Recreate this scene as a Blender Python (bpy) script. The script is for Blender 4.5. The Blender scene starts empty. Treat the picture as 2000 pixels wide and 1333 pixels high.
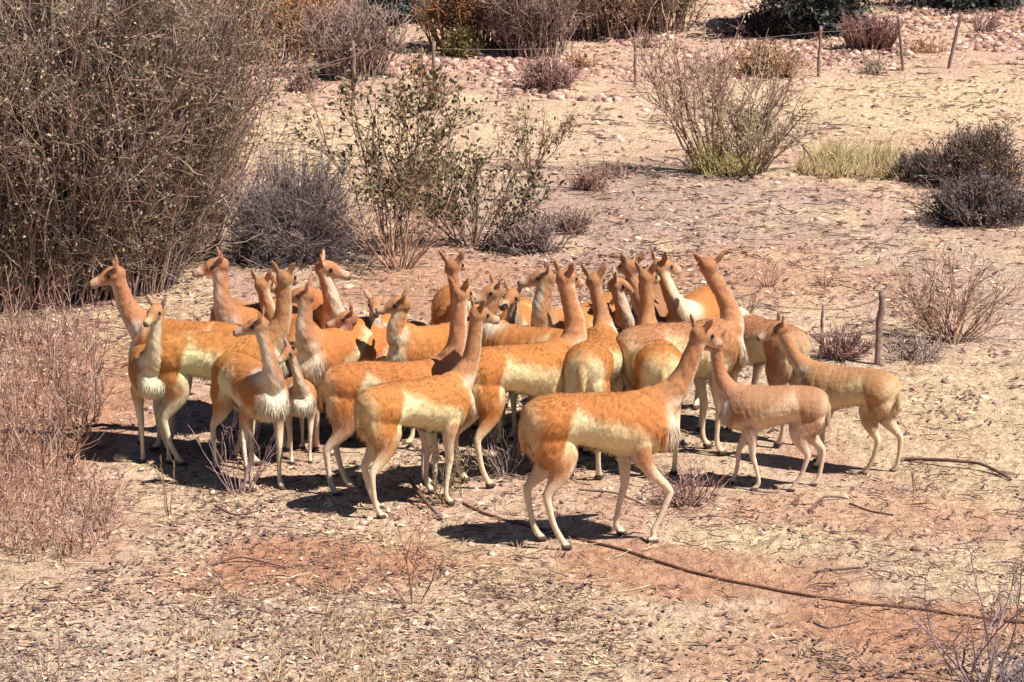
import bpy, math, random
import numpy as np

# ------------------------------------------------------------------ camera, sky, sun, exposure
scene = bpy.context.scene
PITCH = math.radians(12.59); FPX = 5000.0; CAMH = 3.80
cam_d = bpy.data.cameras.new('camera'); cam = bpy.data.objects.new('camera', cam_d)
scene.collection.objects.link(cam)
cam.location = (0, 0, CAMH); cam.rotation_euler = (math.pi/2 - PITCH, 0, 0)
cam_d.sensor_width = 36; cam_d.lens = FPX/2000*36; cam_d.clip_start = 0.1; cam_d.clip_end = 3000
scene.camera = cam

SUN_DIR = np.array([0.37, -0.19, 0.60]); SUN_DIR /= np.linalg.norm(SUN_DIR)   # towards the sun
sun_el = math.asin(SUN_DIR[2]); sun_az = math.atan2(SUN_DIR[0], SUN_DIR[1])
w = bpy.data.worlds.new('World'); scene.world = w; w.use_nodes = True
nt = w.node_tree; bg = nt.nodes['Background']
sky = nt.nodes.new('ShaderNodeTexSky'); sky.sky_type = 'NISHITA'; sky.sun_disc = False
sky.sun_elevation = sun_el; sky.sun_rotation = sun_az; sky.altitude = 3500; sky.dust_density = 1.5
nt.links.new(sky.outputs[0], bg.inputs[0]); bg.inputs[1].default_value = 0.05
sl = bpy.data.lights.new('sun', 'SUN'); sl.energy = 5.0; sl.angle = math.radians(0.5); sl.color = (1, .93, .84)
so = bpy.data.objects.new('sun', sl); scene.collection.objects.link(so)
from mathutils import Vector
so.rotation_euler = Vector(SUN_DIR).to_track_quat('Z', 'Y').to_euler(); so.location = (4, 4, 12)
scene.view_settings.view_transform = 'Standard'; scene.view_settings.look = 'None'
scene.view_settings.exposure = 0.56; scene.view_settings.gamma = 1
scene.cycles.max_bounces = 4; scene.cycles.diffuse_bounces = 1; scene.cycles.use_denoising = True

RNG = np.random.default_rng(7)
# ------------------------------------------------------------------ numpy value noise
_perm = np.random.default_rng(3).random((256, 256))
def vnoise(x, y):
    xi = np.floor(x).astype(int); yi = np.floor(y).astype(int)
    fx = x - xi; fy = y - yi; fx = fx*fx*(3-2*fx); fy = fy*fy*(3-2*fy)
    a = _perm[xi % 256, yi % 256]; b = _perm[(xi+1) % 256, yi % 256]
    c = _perm[xi % 256, (yi+1) % 256]; d = _perm[(xi+1) % 256, (yi+1) % 256]
    return (a*(1-fx)+b*fx)*(1-fy) + (c*(1-fx)+d*fx)*fy
def fbm(x, y, o=4):
    s = 0; a = .5; t = 0
    for k in range(o):
        s = s + a*vnoise(x*2**k+k*17.3, y*2**k+k*9.1); t += a; a *= .5
    return s/t
def height(x, y):
    x = np.asarray(x, float); y = np.asarray(y, float)
    far = np.clip((y-26)/20, 0, None)
    near = np.clip((y-16)/8, 0, 1)
    h = (fbm(x*.5, y*.5)-.5)*(.05+.10*near) + (fbm(x*3, y*3, 3)-.5)*.022
    h = h + far*.55 + np.clip(far, 0, 1)*(fbm(x*.35+9, y*.35, 4)-.5)*.5
    return h
cp, sp_ = math.cos(PITCH), math.sin(PITCH)
def ray(px, py):
    u = (px-1000)/FPX; v = (666.5-py)/FPX
    return np.array([u, cp + v*sp_, -sp_ + v*cp])
def P(px, py):                       # pixel -> point of the ground
    d = ray(px, py); z = 0.0
    for _ in range(40):
        t = (z-CAMH)/d[2]; z = .5*z + .5*float(height(d[0]*t, d[1]*t))
    t = (z-CAMH)/d[2]
    return np.array([d[0]*t, d[1]*t, float(height(d[0]*t, d[1]*t))])
def at_depth(px, py, Y):
    d = ray(px, py); t = Y/d[1]
    return np.array([d[0]*t, Y, CAMH + d[2]*t])
def proj(p):
    x, y, z = p; z -= CAMH
    dep = y*cp - z*sp_; up = y*sp_ + z*cp
    return 1000 + FPX*x/dep, 666.5 - FPX*up/dep
def ppm(Y): return FPX/(Y*cp + CAMH*sp_)

# ------------------------------------------------------------------ mesh helpers
def mesh_np(name, V, F3=None, F4=None, col=None, smooth=False):
    V = np.asarray(V, np.float32); me = bpy.data.meshes.new(name)
    me.vertices.add(len(V)); me.vertices.foreach_set('co', V.ravel())
    idx = []; starts = []; n = 0
    if F3 is not None and len(F3):
        F3 = np.asarray(F3, np.int32); idx.append(F3.ravel()); starts.append(np.arange(len(F3))*3); n = F3.size
    if F4 is not None and len(F4):
        F4 = np.asarray(F4, np.int32); idx.append(F4.ravel()); starts.append(n+np.arange(len(F4))*4)
    idx = np.concatenate(idx); starts = np.concatenate(starts)
    me.loops.add(len(idx)); me.loops.foreach_set('vertex_index', idx.astype(np.int32))
    me.polygons.add(len(starts)); me.polygons.foreach_set('loop_start', starts.astype(np.int32))
    me.update(calc_edges=True)
    if col is not None: set_col(me, col)
    if smooth: me.polygons.foreach_set('use_smooth', np.ones(len(starts), bool))
    return me
def set_col(me, col, name='tint'):
    a = me.attributes.new(name, 'FLOAT_COLOR', 'POINT')
    c = np.ones((len(me.vertices), 4), np.float32); c[:, :3] = col
    a.data.foreach_set('color', c.ravel())
def obj(name, me, mat, parent=None, loc=None):
    o = bpy.data.objects.new(name, me); scene.collection.objects.link(o)
    if mat: me.materials.append(mat)
    if parent: o.parent = parent
    if loc is not None: o.location = loc
    return o
def thing(name, label, cat, loc, group=None):
    o = bpy.data.objects.new(name, None); scene.collection.objects.link(o); o.location = loc
    o.empty_display_size = .1
    return tag(o, label, cat, group)
def tag(o, label=None, cat=None, group=None, kind=None):
    if label: o['label'] = label
    if cat: o['category'] = cat
    if group: o['group'] = group
    if kind: o['kind'] = kind
    return o
def mat_attr(name, rough=.85, var=.35, scale=60, bump=.0, trans=0.0, spec=.25, stretch=None):
    m = bpy.data.materials.new(name); m.use_nodes = True; t = m.node_tree; b = t.nodes['Principled BSDF']
    at = t.nodes.new('ShaderNodeAttribute'); at.attribute_name = 'tint'
    tc = t.nodes.new('ShaderNodeTexCoord'); no = t.nodes.new('ShaderNodeTexNoise')
    no.inputs['Scale'].default_value = scale; no.inputs['Detail'].default_value = 5
    if stretch:
        mp = t.nodes.new('ShaderNodeMapping'); mp.inputs['Scale'].default_value = stretch
        t.links.new(tc.outputs['Object'], mp.inputs[0]); t.links.new(mp.outputs[0], no.inputs['Vector'])
    else: t.links.new(tc.outputs['Object'], no.inputs['Vector'])
    mr = t.nodes.new('ShaderNodeMapRange'); mr.inputs[1].default_value = .3; mr.inputs[2].default_value = .7
    mr.inputs[3].default_value = 1-var; mr.inputs[4].default_value = 1+var
    t.links.new(no.outputs[0], mr.inputs[0])
    mx = t.nodes.new('ShaderNodeVectorMath'); mx.operation = 'SCALE'
    t.links.new(at.outputs['Color'], mx.inputs[0]); t.links.new(mr.outputs[0], mx.inputs['Scale'])
    t.links.new(mx.outputs[0], b.inputs['Base Color'])
    b.inputs['Roughness'].default_value = rough; b.inputs['Specular IOR Level'].default_value = spec
    if bump:
        bp = t.nodes.new('ShaderNodeBump'); bp.inputs['Strength'].default_value = bump; bp.inputs['Distance'].default_value = .01
        t.links.new(no.outputs[0], bp.inputs['Height']); t.links.new(bp.outputs[0], b.inputs['Normal'])
    return m
M_wood = mat_attr('dry_wood', .9, .35, 40, 0)
M_leaf = mat_attr('leaf', .6, .25, 30, 0, spec=.4)
M_litter = mat_attr('litter', .9, .25, 80)
M_stone = mat_attr('stone', .9, .3, 40, .4)
M_coat = mat_attr('vicuna_coat', .85, .12, 90, .3, spec=.12, stretch=(1, 1, .45))
M_fur = mat_attr('vicuna_fur', .8, .06, 40, spec=.15)
M_rope = mat_attr('rope', .8, .25, 90, .5)
def plain(name, c, rough, spec=.5):
    m = bpy.data.materials.new(name); m.use_nodes = True; b = m.node_tree.nodes['Principled BSDF']
    b.inputs['Base Color'].default_value = (*c, 1); b.inputs['Roughness'].default_value = rough
    b.inputs['Specular IOR Level'].default_value = spec; return m
M_eye = plain('dark_eye', (.012, .008, .006), .12)
def wire_mat():
    m = plain('rusty_wire', (.2, .13, .09), .6); b = m.node_tree.nodes['Principled BSDF']
    n = m.node_tree.nodes.new('ShaderNodeTexNoise'); n.inputs['Scale'].default_value = 25
    r = m.node_tree.nodes.new('ShaderNodeValToRGB'); r.color_ramp.elements[0].color = (.12, .07, .05, 1); r.color_ramp.elements[1].color = (.3, .24, .2, 1)
    m.node_tree.links.new(n.outputs[0], r.inputs[0]); m.node_tree.links.new(r.outputs[0], b.inputs['Base Color']); return m
M_wire = wire_mat()

# ------------------------------------------------------------------ ground
def axis(fine, outer):
    return np.array(sorted(set(np.round(np.concatenate([fine, outer]), 4))))
xs = axis(np.arange(-8, 8.001, .06), np.array([-900, -400, -180, -80, -40, -24, -16, -12, -10, -9, 9, 10, 12, 16, 24, 40, 80, 180, 400, 900]))
ys = axis(np.concatenate([np.arange(8.5, 18, .05), np.arange(18, 50, .14)]), np.array([-600, -200, -60, -20, -5, 0, 3, 5, 6.5, 7.5, 52, 56, 62, 72, 90, 130, 220, 450, 1200]))
X, Y = np.meshgrid(xs, ys); Z = height(X, np.minimum(Y, 140))
PALE = np.array([.75, .54, .385]); RED = np.array([.60, .31, .195]); STRAW = np.array([.80, .60, .39]); PINK = np.array([.72, .48, .36]); GREYD = np.array([.68, .52, .40])
# patches of bare soil / straw: (px, py, half width px, half height px, colour, strength)
PATCH = [(700, 1095, 330, 50, RED, .95), (1330, 1120, 330, 50, RED, .8), (1800, 1215, 330, 45, RED, .8), (1700, 1010, 300, 50, RED*1.08, .5),
         (1550, 1290, 330, 60, RED, .5), (250, 1000, 280, 60, PINK*.92, .7), (500, 1260, 560, 80, GREYD*1.05, .8), (110, 800, 150, 190, RED*.95, .8),
         (1900, 830, 230, 110, STRAW, .8), (1500, 1050, 180, 30, STRAW, .8), (1950, 1120, 160, 60, STRAW, .6), (420, 960, 160, 50, STRAW, .55),
         (700, 250, 250, 60, STRAW*1.02, .8), (1750, 190, 300, 50, STRAW, .9), (1150, 250, 300, 60, PALE, .7), (1250, 400, 420, 75, np.array([.56, .39, .33]), .85), (1000, 540, 500, 60, np.array([.56, .36, .29]), .8), (1850, 540, 260, 110, np.array([.62, .44, .35]), .7),
         (1500, 540, 220, 60, RED*1.12, .55), (900, 560, 260, 60, RED*1.05, .6), (1500, 100, 700, 60, PINK*1.02, .9), (700, 120, 260, 60, PINK*.95, .9)]
PW = []
for px, py, hw, hh, c, s in PATCH:
    a = P(px, py); b = P(px, py-hh); PW.append((a[0], a[1], hw/ppm(a[1]), max(.15, b[1]-a[1]), c, s))
def ground_col(x, y):
    n1 = fbm(x*.9+3, y*.55, 4)[..., None]; n2 = fbm(x*2.4+11, y*1.3+5, 4)[..., None]
    c = PALE*(1-n1) + PINK*n1
    k = np.clip((n2-.52)*7, 0, 1); c = c*(1-.6*k) + STRAW*.6*k
    k = np.clip((.42-n2)*7, 0, 1); c = c*(1-.5*k) + RED*.5*k
    for cx, cy, rx, ry, cc, s in PW:
        d = ((x-cx)/rx)**2 + ((y-cy)/ry)**2 + (n2[..., 0]-.5)*2.2
        k = (s*np.clip(1.5-d, 0, 1))[..., None]; c = c*(1-k) + cc*k
    return c
def build_ground():
    ny, nx = X.shape
    i = np.arange(ny*nx).reshape(ny, nx)
    F = np.stack([i[:-1, :-1], i[:-1, 1:], i[1:, 1:], i[1:, :-1]], -1).reshape(-1, 4)
    me = mesh_np('ground', np.stack([X, Y, Z], -1).reshape(-1, 3), None, F, ground_col(X, Y).reshape(-1, 3), True)
    m = bpy.data.materials.new('dry_ground'); m.use_nodes = True; t = m.node_tree; b = t.nodes['Principled BSDF']; L = t.links.new
    at = t.nodes.new('ShaderNodeAttribute'); at.attribute_name = 'tint'; tc = t.nodes.new('ShaderNodeTexCoord')
    mp = t.nodes.new('ShaderNodeMapping'); mp.inputs['Scale'].default_value = (1, .62, 1); L(tc.outputs['Object'], mp.inputs[0])
    def noise(sc, det=6, dist=0.0):
        n = t.nodes.new('ShaderNodeTexNoise'); n.inputs['Scale'].default_value = sc; n.inputs['Detail'].default_value = det
        n.inputs['Distortion'].default_value = dist; n.inputs['Roughness'].default_value = .65; L(mp.outputs[0], n.inputs['Vector']); return n
    n1 = noise(22, 8, .5); n2 = noise(5, 5, .8); n3 = noise(90, 4)
    def rng(src, a, b_, c, d):
        r = t.nodes.new('ShaderNodeMapRange'); r.inputs[1].default_value = a; r.inputs[2].default_value = b_
        r.inputs[3].default_value = c; r.inputs[4].default_value = d; L(src, r.inputs[0]); return r.outputs[0]
    def mul(a, b_):
        x = t.nodes.new('ShaderNodeMath'); x.operation = 'MULTIPLY'; L(a, x.inputs[0]); L(b_, x.inputs[1]); return x.outputs[0]
    f = mul(mul(rng(n1.outputs[0], .38, .60, .70, 1.12), rng(n2.outputs[0], .35, .65, .85, 1.12)), rng(n3.outputs[0], .3, .7, .8, 1.15))
    sc = t.nodes.new('ShaderNodeVectorMath'); sc.operation = 'SCALE'; L(at.outputs['Color'], sc.inputs[0]); L(f, sc.inputs['Scale'])
    L(sc.outputs[0], b.inputs['Base Color']); b.inputs['Roughness'].default_value = .95; b.inputs['Specular IOR Level'].default_value = .1
    ad = t.nodes.new('ShaderNodeMath'); ad.operation = 'ADD'; L(n1.outputs[0], ad.inputs[0]); L(mul(n3.outputs[0], rng(n3.outputs[0], 0, 1, .3, .3)), ad.inputs[1])
    bp = t.nodes.new('ShaderNodeBump'); bp.inputs['Strength'].default_value = 1.0; bp.inputs['Distance'].default_value = .05
    L(ad.outputs[0], bp.inputs['Height']); L(bp.outputs[0], b.inputs['Normal'])
    tag(obj('ground', me, m), kind='structure')
build_ground()

# ------------------------------------------------------------------ litter on the ground
def scatter_px(n, y0=0, y1=1360, bias=1.0):           # points spread evenly over the seen ground, then a bit beyond the frame
    py = y0 + (y1-y0)*RNG.random(n); px = -160 + 2320*RNG.random(n)
    v = (666.5-py)/FPX; dz = -sp_ + v*cp; t = -CAMH/dz; u = (px-1000)/FPX
    x = u*t; y = (cp+v*sp_)*t
    for _ in range(4):
        t = (height(x, y)-CAMH)/dz; x = u*t; y = (cp+v*sp_)*t
    return np.stack([x, y, height(x, y)], -1), px, py
def rand_rot(n):
    a = RNG.random(n)*2*np.pi; return np.stack([np.cos(a), np.sin(a), np.zeros(n)], -1)
def leaves_mesh(name, C, size, cols, curl=.5, ratio=.42, tilt=.6):
    n = len(C); d = rand_rot(n); up = np.array([0, 0, 1.0]); s = np.cross(up, d)
    d = d + up*RNG.normal(0, tilt, (n, 1)); d /= np.linalg.norm(d, axis=1)[:, None]
    s = s + up*RNG.normal(0, tilt*.7, (n, 1)); s /= np.linalg.norm(s, axis=1)[:, None]
    L = size[:, None]; W = L*ratio
    nrm = np.cross(d, s)
    V = np.stack([C-d*L*.5, C-s*W*.5+nrm*L*curl*.15, C+d*L*.5, C+s*W*.5+nrm*L*curl*.15], 1)
    V[..., 2] = np.maximum(V[..., 2], C[:, None, 2]+.001)
    F = np.arange(n*4).reshape(n, 4); T = np.concatenate([F[:, [0, 1, 2]], F[:, [0, 2, 3]]])
    return mesh_np(name, V.reshape(-1, 3), T, None, np.repeat(cols, 4, 0))
def pick(cols, n, jit=.15):
    c = np.array(cols)[RNG.integers(0, len(cols), n)]; return c*(1+RNG.normal(0, jit, (n, 1)))
def clump_keep(p, sc, thr, soft=.12):
    sand = 1-.72*np.exp(-((p[:, 1]-26)/5.5)**2)*(p[:, 0] > -4)
    k = fbm(p[:, 0]*sc+31, p[:, 1]*sc*.6+7, 4); g = ground_col(p[:, 0], p[:, 1]); q = np.clip((1.92-g[:, 0]/g[:, 1])/.3, .15, 1)
    return RNG.random(len(p)) < np.clip((k-thr)/soft, .04, 1)*q*sand
# fallen leaves and plant scraps: pale ones, and dark ones gathered in drifts
p, px, py = scatter_px(85000); k = clump_keep(p, .8, .47, .08); p = p[k]; n = len(p)
sz = (.014+.05*RNG.random(n)**3)*np.clip(p[:, 1]/13, .9, 2.0)
p[:, 2] += .004
pk = pick([(.66, .46, .32), (.72, .54, .38), (.46, .27, .19), (.24, .14, .11), (.55, .34, .23), (.68, .50, .34), (.15, .09, .08), (.34, .2, .15)], n)
me = leaves_mesh('leaf_litter', p, sz, pk, .9, .42, .75)
tag(obj('leaf_litter', me, M_litter), 'dry fallen leaves and plant scraps strewn over the pale soil', 'leaf litter', kind='stuff')
p, px, py = scatter_px(20000); k = clump_keep(p+np.array([40., 3, 0]), 2.2, .50, .06) | ((py > 340) & (py < 600) & (RNG.random(len(p)) < .55)); p = p[k]; n = len(p)
sz = (.03+.05*RNG.random(n)**2)*np.clip(p[:, 1]/14, .9, 2.2); p[:, 2] += .006
me = leaves_mesh('dark_leaf_litter', p, sz, pick([(.20, .11, .09), (.13, .075, .08), (.28, .15, .11), (.09, .055, .06), (.36, .2, .14)], n), .8, .3, .5)
tag(obj('dark_leaf_litter', me, M_litter), 'dark weathered leaf scraps lying in drifts between the straw', 'leaf litter', kind='stuff')

def tubes(Pts, R, col, sides=3):
    """Pts (n,k,3), R (n,k), col (n,3) or (n,k,3)"""
    n, k, _ = Pts.shape
    T = np.gradient(Pts, axis=1); T /= np.linalg.norm(T, axis=2)[..., None]+1e-9
    ref = np.where(np.abs(T[..., 2:3]) > .9, np.array([1., 0, 0]), np.array([0, 0, 1.]))
    A = np.cross(T, ref); A /= np.linalg.norm(A, axis=2)[..., None]+1e-9; B = np.cross(T, A)
    ang = np.arange(sides)*2*np.pi/sides
    V = Pts[:, :, None, :] + R[:, :, None, None]*(A[:, :, None, :]*np.cos(ang)[None, None, :, None] + B[:, :, None, :]*np.sin(ang)[None, None, :, None])
    i = np.arange(n*k*sides).reshape(n, k, sides); j = np.roll(i, -1, 2)
    F = np.stack([i[:, :-1], j[:, :-1], j[:, 1:], i[:, 1:]], -1).reshape(-1, 4)
    col = np.asarray(col, float)
    if col.ndim == 2: col = np.repeat(col[:, None], k, 1)
    return V.reshape(-1, 3), F, np.repeat(col[:, :, None], sides, 2).reshape(-1, 3)
def join(parts):
    Vs, Fs, Cs = [], [], []; o = 0
    for V, F, C in parts: Vs.append(V); Fs.append(F+o); Cs.append(C); o += len(V)
    return np.concatenate(Vs), np.concatenate(Fs), np.concatenate(Cs)
def grow(start, dirs, L, k=6, wob=.18, lift=0.0, seg_r=(.006, .002)):
    n = len(start); P_ = np.zeros((n, k, 3)); P_[:, 0] = start; d = dirs.copy(); st = (L/(k-1))[:, None]
    for i in range(1, k):
        d = d + RNG.normal(0, wob, (n, 3)); d[:, 2] += lift; d /= np.linalg.norm(d, axis=1)[:, None]
        P_[:, i] = P_[:, i-1] + d*st
    r = np.linspace(seg_r[0], seg_r[1], k)[None]*(.7+.6*RNG.random((n, 1)))
    return P_, r
def branch_from(P_, n, spread=.8, tmin=.3, keep=.9):
    m, k, _ = P_.shape; i = RNG.integers(0, m, n); t = tmin+(1-tmin)*RNG.random(n)
    f = t*(k-1); a = np.minimum(f.astype(int), k-2); w_ = (f-a)[:, None]
    st = P_[i, a]*(1-w_)+P_[i, a+1]*w_; d = P_[i, a+1]-P_[i, a]; d /= np.linalg.norm(d, axis=1)[:, None]+1e-9
    r = RNG.normal(0, 1, (n, 3)); r /= np.linalg.norm(r, axis=1)[:, None]
    d = d*keep + r*spread; d /= np.linalg.norm(d, axis=1)[:, None]
    return st, d

# dry straw lying on the soil
p, px, py = scatter_px(16000); k = clump_keep(p, 1.1, .47); p = p[k]; n = len(p)
d = rand_rot(n); d[:, 1] *= .6; L = (.05+.13*RNG.random(n)**1.5)*np.clip(p[:, 1]/13, 1, 1.8)
Pt, r = grow(p+np.array([0, 0, .006]), d/np.linalg.norm(d, axis=1)[:, None], L, 4, .16, 0, (.0022, .001))
Pt[..., 2] = height(Pt[..., 0], Pt[..., 1])+.006+.014*RNG.random((n, 4))
V, F, C = tubes(Pt, r*np.clip(p[:, 1]/13, 1, 2)[:, None], pick([(.72, .56, .34), (.62, .42, .26), (.30, .17, .12), (.78, .66, .44)], n))
tag(obj('dry_straw', mesh_np('dry_straw', V, None, F, C), M_litter), 'loose dry straw stalks lying flat on the soil', 'straw', kind='stuff')

# short dark twigs and stalks scattered everywhere; their tone paints small shadow streaks
p, px, py = scatter_px(9000); k = clump_keep(p+np.array([9., 50, 0]), 1.3, .47); p = p[k]; n = len(p)
d = rand_rot(n); d[:, 1] *= .5; L = (.04+.12*RNG.random(n)**2)*np.clip(p[:, 1]/13, 1, 2)
Pt, r = grow(p, d/np.linalg.norm(d, axis=1)[:, None], L, 4, .25, 0, (.0036, .0018)); Pt[..., 2] = height(Pt[..., 0], Pt[..., 1])+.008+.018*RNG.random((n, 4))
V, F, C = tubes(Pt, r*np.clip(p[:, 1]/13, 1, 2)[:, None], pick([(.20, .12, .10), (.14, .08, .08), (.30, .18, .14)], n))
tag(obj('twig_shadow_streaks', mesh_np('twig_shadow_streaks', V, None, F, C), M_litter), 'short dark dead twigs scattered over the soil, doubling as small shadow streaks', 'twigs', kind='stuff')

# small stones
def ico():
    g = (1+5**.5)/2
    v = np.array([(-1, g, 0), (1, g, 0), (-1, -g, 0), (1, -g, 0), (0, -1, g), (0, 1, g), (0, -1, -g), (0, 1, -g), (g, 0, -1), (g, 0, 1), (-g, 0, -1), (-g, 0, 1)], float)
    f = np.array([(0, 11, 5), (0, 5, 1), (0, 1, 7), (0, 7, 10), (0, 10, 11), (1, 5, 9), (5, 11, 4), (11, 10, 2), (10, 7, 6), (7, 1, 8), (3, 9, 4), (3, 4, 2), (3, 2, 6), (3, 6, 8), (3, 8, 9), (4, 9, 5), (2, 4, 11), (6, 2, 10), (8, 6, 7), (9, 8, 1)])
    return v/np.linalg.norm(v[0]), f
IV, IF = ico()
def stones(name, C, size, cols, flat=.6):
    n = len(C); S = size[:, None, None]*(1+RNG.normal(0, .22, (n, 12, 1)))*np.array([1, .85, flat])[None, None]
    a = RNG.random(n)*6.28; c, s = np.cos(a)[:, None], np.sin(a)[:, None]
    v = IV[None]*S; V = np.stack([v[..., 0]*c-v[..., 1]*s, v[..., 0]*s+v[..., 1]*c, v[..., 2]], -1) + C[:, None]
    F = (IF[None]+np.arange(n)[:, None, None]*12).reshape(-1, 3)
    return mesh_np(name, V.reshape(-1, 3), F, None, np.repeat(cols, 12, 0))
p, px, py = scatter_px(30000, 0, 1360); wgt = np.where(py < 480, .3, .2); k = (RNG.random(len(p)) < wgt) & clump_keep(p, 1.0, .42); p = p[k]; n = len(p)
sz = (.008+.024*RNG.random(n)**3)*np.clip(p[:, 1]/13, .9, 2.2)
me = stones('small_stones', p, sz, pick([(.62, .44, .34), (.72, .55, .44), (.45, .28, .22), (.58, .36, .30), (.34, .2, .17)], n))
tag(obj('small_stones', me, M_stone), 'small pale stones scattered over the dry soil of the plain', 'stones', kind='stuff')
p, px, py = scatter_px(42000, -40, 200); lim = 182+25*np.sin(px*.006)+30*(fbm(p[:, 0]*.8, p[:, 1]*.8, 3)-.5)*2-(px > 1250)*20; k = (py < lim) & (fbm(p[:, 0]*1.2, p[:, 1]*.8, 3) > .40+.15*RNG.random(len(p))); p = p[k]; n = len(p)
sz = .018+.06*RNG.random(n)**3
me = stones('slope_rubble', p, sz, pick([(.60, .39, .31), (.68, .48, .39), (.46, .27, .22), (.54, .33, .26), (.22, .12, .11), (.30, .18, .15), (.38, .22, .17)], n), .7)
tag(obj('slope_rubble', me, M_stone), 'pinkish broken stones covering the far slope', 'rubble', kind='stuff')

# low dry tufts
def blades(name, C, n_per, L, cols, wid=.0035, spread=.5, lab=None):
    n = len(C)*n_per; b = np.repeat(C, n_per, 0); rr = np.repeat(L, n_per)
    off = RNG.normal(0, 1, (n, 3))*np.array([1, 1, 0]); b = b + off*(rr*.16)[:, None]
    d = off*spread*.55 + RNG.normal(0, spread*.4, (n, 3)); d[:, 2] = 1; d /= np.linalg.norm(d, axis=1)[:, None]
    Pt, r = grow(b, d, rr*(.5+.6*RNG.random(n)), 4, .16, -.06, (wid, wid*.25))
    V, F, C_ = tubes(Pt, r, pick(cols, n)); return mesh_np(name, V, None, F, C_)
p, px, py = scatter_px(6000, 0, 1360); k = clump_keep(p, .9, .52); p = p[k]
k = ~((px[k] > 250) & (px[k] < 1750) & (py[k] > 820) & (py[k] < 1080) & (RNG.random(len(p)) < .8)); p = p[k]
me = blades('dry_grass', p, 9, (.035+.07*RNG.random(len(p))**2)*np.clip(p[:, 1]/14, 1, 2), [(.66, .48, .28), (.74, .58, .34), (.5, .31, .2), (.32, .19, .14), (.62, .44, .28)], .0022, .9)
tag(obj('dry_grass', me, M_litter), 'short dry grass tufts dotted over the plain', 'grass', kind='stuff')

# ------------------------------------------------------------------ shrubs
GREYB = [(.34, .25, .20), (.25, .17, .14), (.42, .32, .26), (.19, .12, .10), (.5, .40, .33)]
def shrub(name, label, cat, base, h, w_, n1, n2, n3, woods, leaf=None, nleaf=0, lsize=.02, style='upright', r=(.008, .003), depth=None, wob=.14, lift=0.03, group=None, tmin=.25, lmin=0.0, twr=.6, tl=1.0):
    loc = np.array(base); root = thing(name, label, cat, loc, group)
    dp = depth or w_*.7
    off = RNG.normal(0, 1, (n1, 2)); off /= np.maximum(1, np.linalg.norm(off, axis=1)/1.6)[:, None]
    if style == 'upright':
        st = np.stack([off[:, 0]*w_*.27, off[:, 1]*dp*.27, np.zeros(n1)], -1); d = np.stack([off[:, 0]*.16, off[:, 1]*.14, np.ones(n1)], -1); L = h*(.55+.5*RNG.random(n1))
    elif style == 'vase':
        st = np.stack([off[:, 0]*w_*.07, off[:, 1]*dp*.07, np.zeros(n1)], -1); d = np.stack([off[:, 0]*w_/h*.52, off[:, 1]*dp/h*.5, np.ones(n1)], -1); L = h*(.75+.35*RNG.random(n1))
    else:  # dome
        a = RNG.random(n1)*6.283; e = RNG.random(n1)**.8
        d = np.stack([np.cos(a)*(1.15-e), np.sin(a)*(1.15-e), .12+e], -1); d[:, 0] *= 1
        st = np.stack([RNG.normal(0, w_*.12, n1), RNG.normal(0, dp*.12, n1), np.zeros(n1)], -1)
        dn = d/np.linalg.norm(d, axis=1)[:, None]; L = 1/np.sqrt((dn[:, 0]/(w_*.42))**2+(dn[:, 1]/(dp*.42))**2+(dn[:, 2]/h)**2)*(.5+.65*RNG.random(n1))*(.75+.5*vnoise(np.arctan2(dn[:, 1], dn[:, 0])*1.6+label.__len__(), dn[:, 2]*2.5))
    d /= np.linalg.norm(d, axis=1)[:, None]
    gz = height(st[:, 0]+loc[0], st[:, 1]+loc[1])-loc[2]; st[:, 2] = gz-.02
    P1, r1 = grow(st, d, L, 9, wob*.6, lift, r)
    parts = [tubes(P1, r1, pick(woods, n1))]; tips = [P1]
    if n2:
        s2, d2 = branch_from(P1, n2, .55, tmin); P2, r2 = grow(s2, d2, h*tl*(.12+.25*RNG.random(n2)), 5, wob, lift, (r[1]*1.15, r[1]*twr))
        parts.append(tubes(P2, r2, pick(woods, n2))); tips.append(P2)
        if n3:
            s3, d3 = branch_from(P2, n3, .8, .2); P3, r3 = grow(s3, d3, h*(.05+.09*RNG.random(n3)), 4, wob*1.3, lift, (r[1]*twr*1.1, r[1]*twr*.6))
            parts.append(tubes(P3, r3, pick(woods, n3))); tips.append(P3)
    V, F, C = join(parts); obj('stems', mesh_np('stems', V, None, F, C), M_wood, root)
    if nleaf:
        src = tips[-1]; s, _ = branch_from(src, nleaf, 1, .2); s = s + RNG.normal(0, lsize*.7, s.shape)
        s = s[s[:, 2] > lmin*h]; n = len(s)
        d = RNG.normal(0, 1, (n, 3)); d[:, 2] += .4; d /= np.linalg.norm(d, axis=1)[:, None]; q = np.cross(d, RNG.normal(0, 1, (n, 3))); q /= np.linalg.norm(q, axis=1)[:, None]
        Ls = (lsize*(.6+.8*RNG.random(n)))[:, None]
        Vl = np.stack([s, s+d*Ls*.5-q*Ls*.26, s+d*Ls, s+d*Ls*.5+q*Ls*.26], 1)
        obj('foliage', mesh_np('foliage', Vl.reshape(-1, 3), None, np.arange(n*4).reshape(n, 4), np.repeat(pick(leaf, n, .25), 4, 0)), M_leaf, root)
    return root
OLIVE = [tuple(.8*c for c in q) for q in [(.22, .18, .09), (.32, .26, .14), (.15, .13, .07), (.50, .40, .28), (.34, .28, .15), (.40, .28, .22), (.12, .09, .08)]]
def S(px, py, hpx, wpx): # base point, height and width in metres of something px tall and wide in the photograph
    b = P(px, py); k = ppm(b[1]); return b, hpx/k, wpx/k

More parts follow.
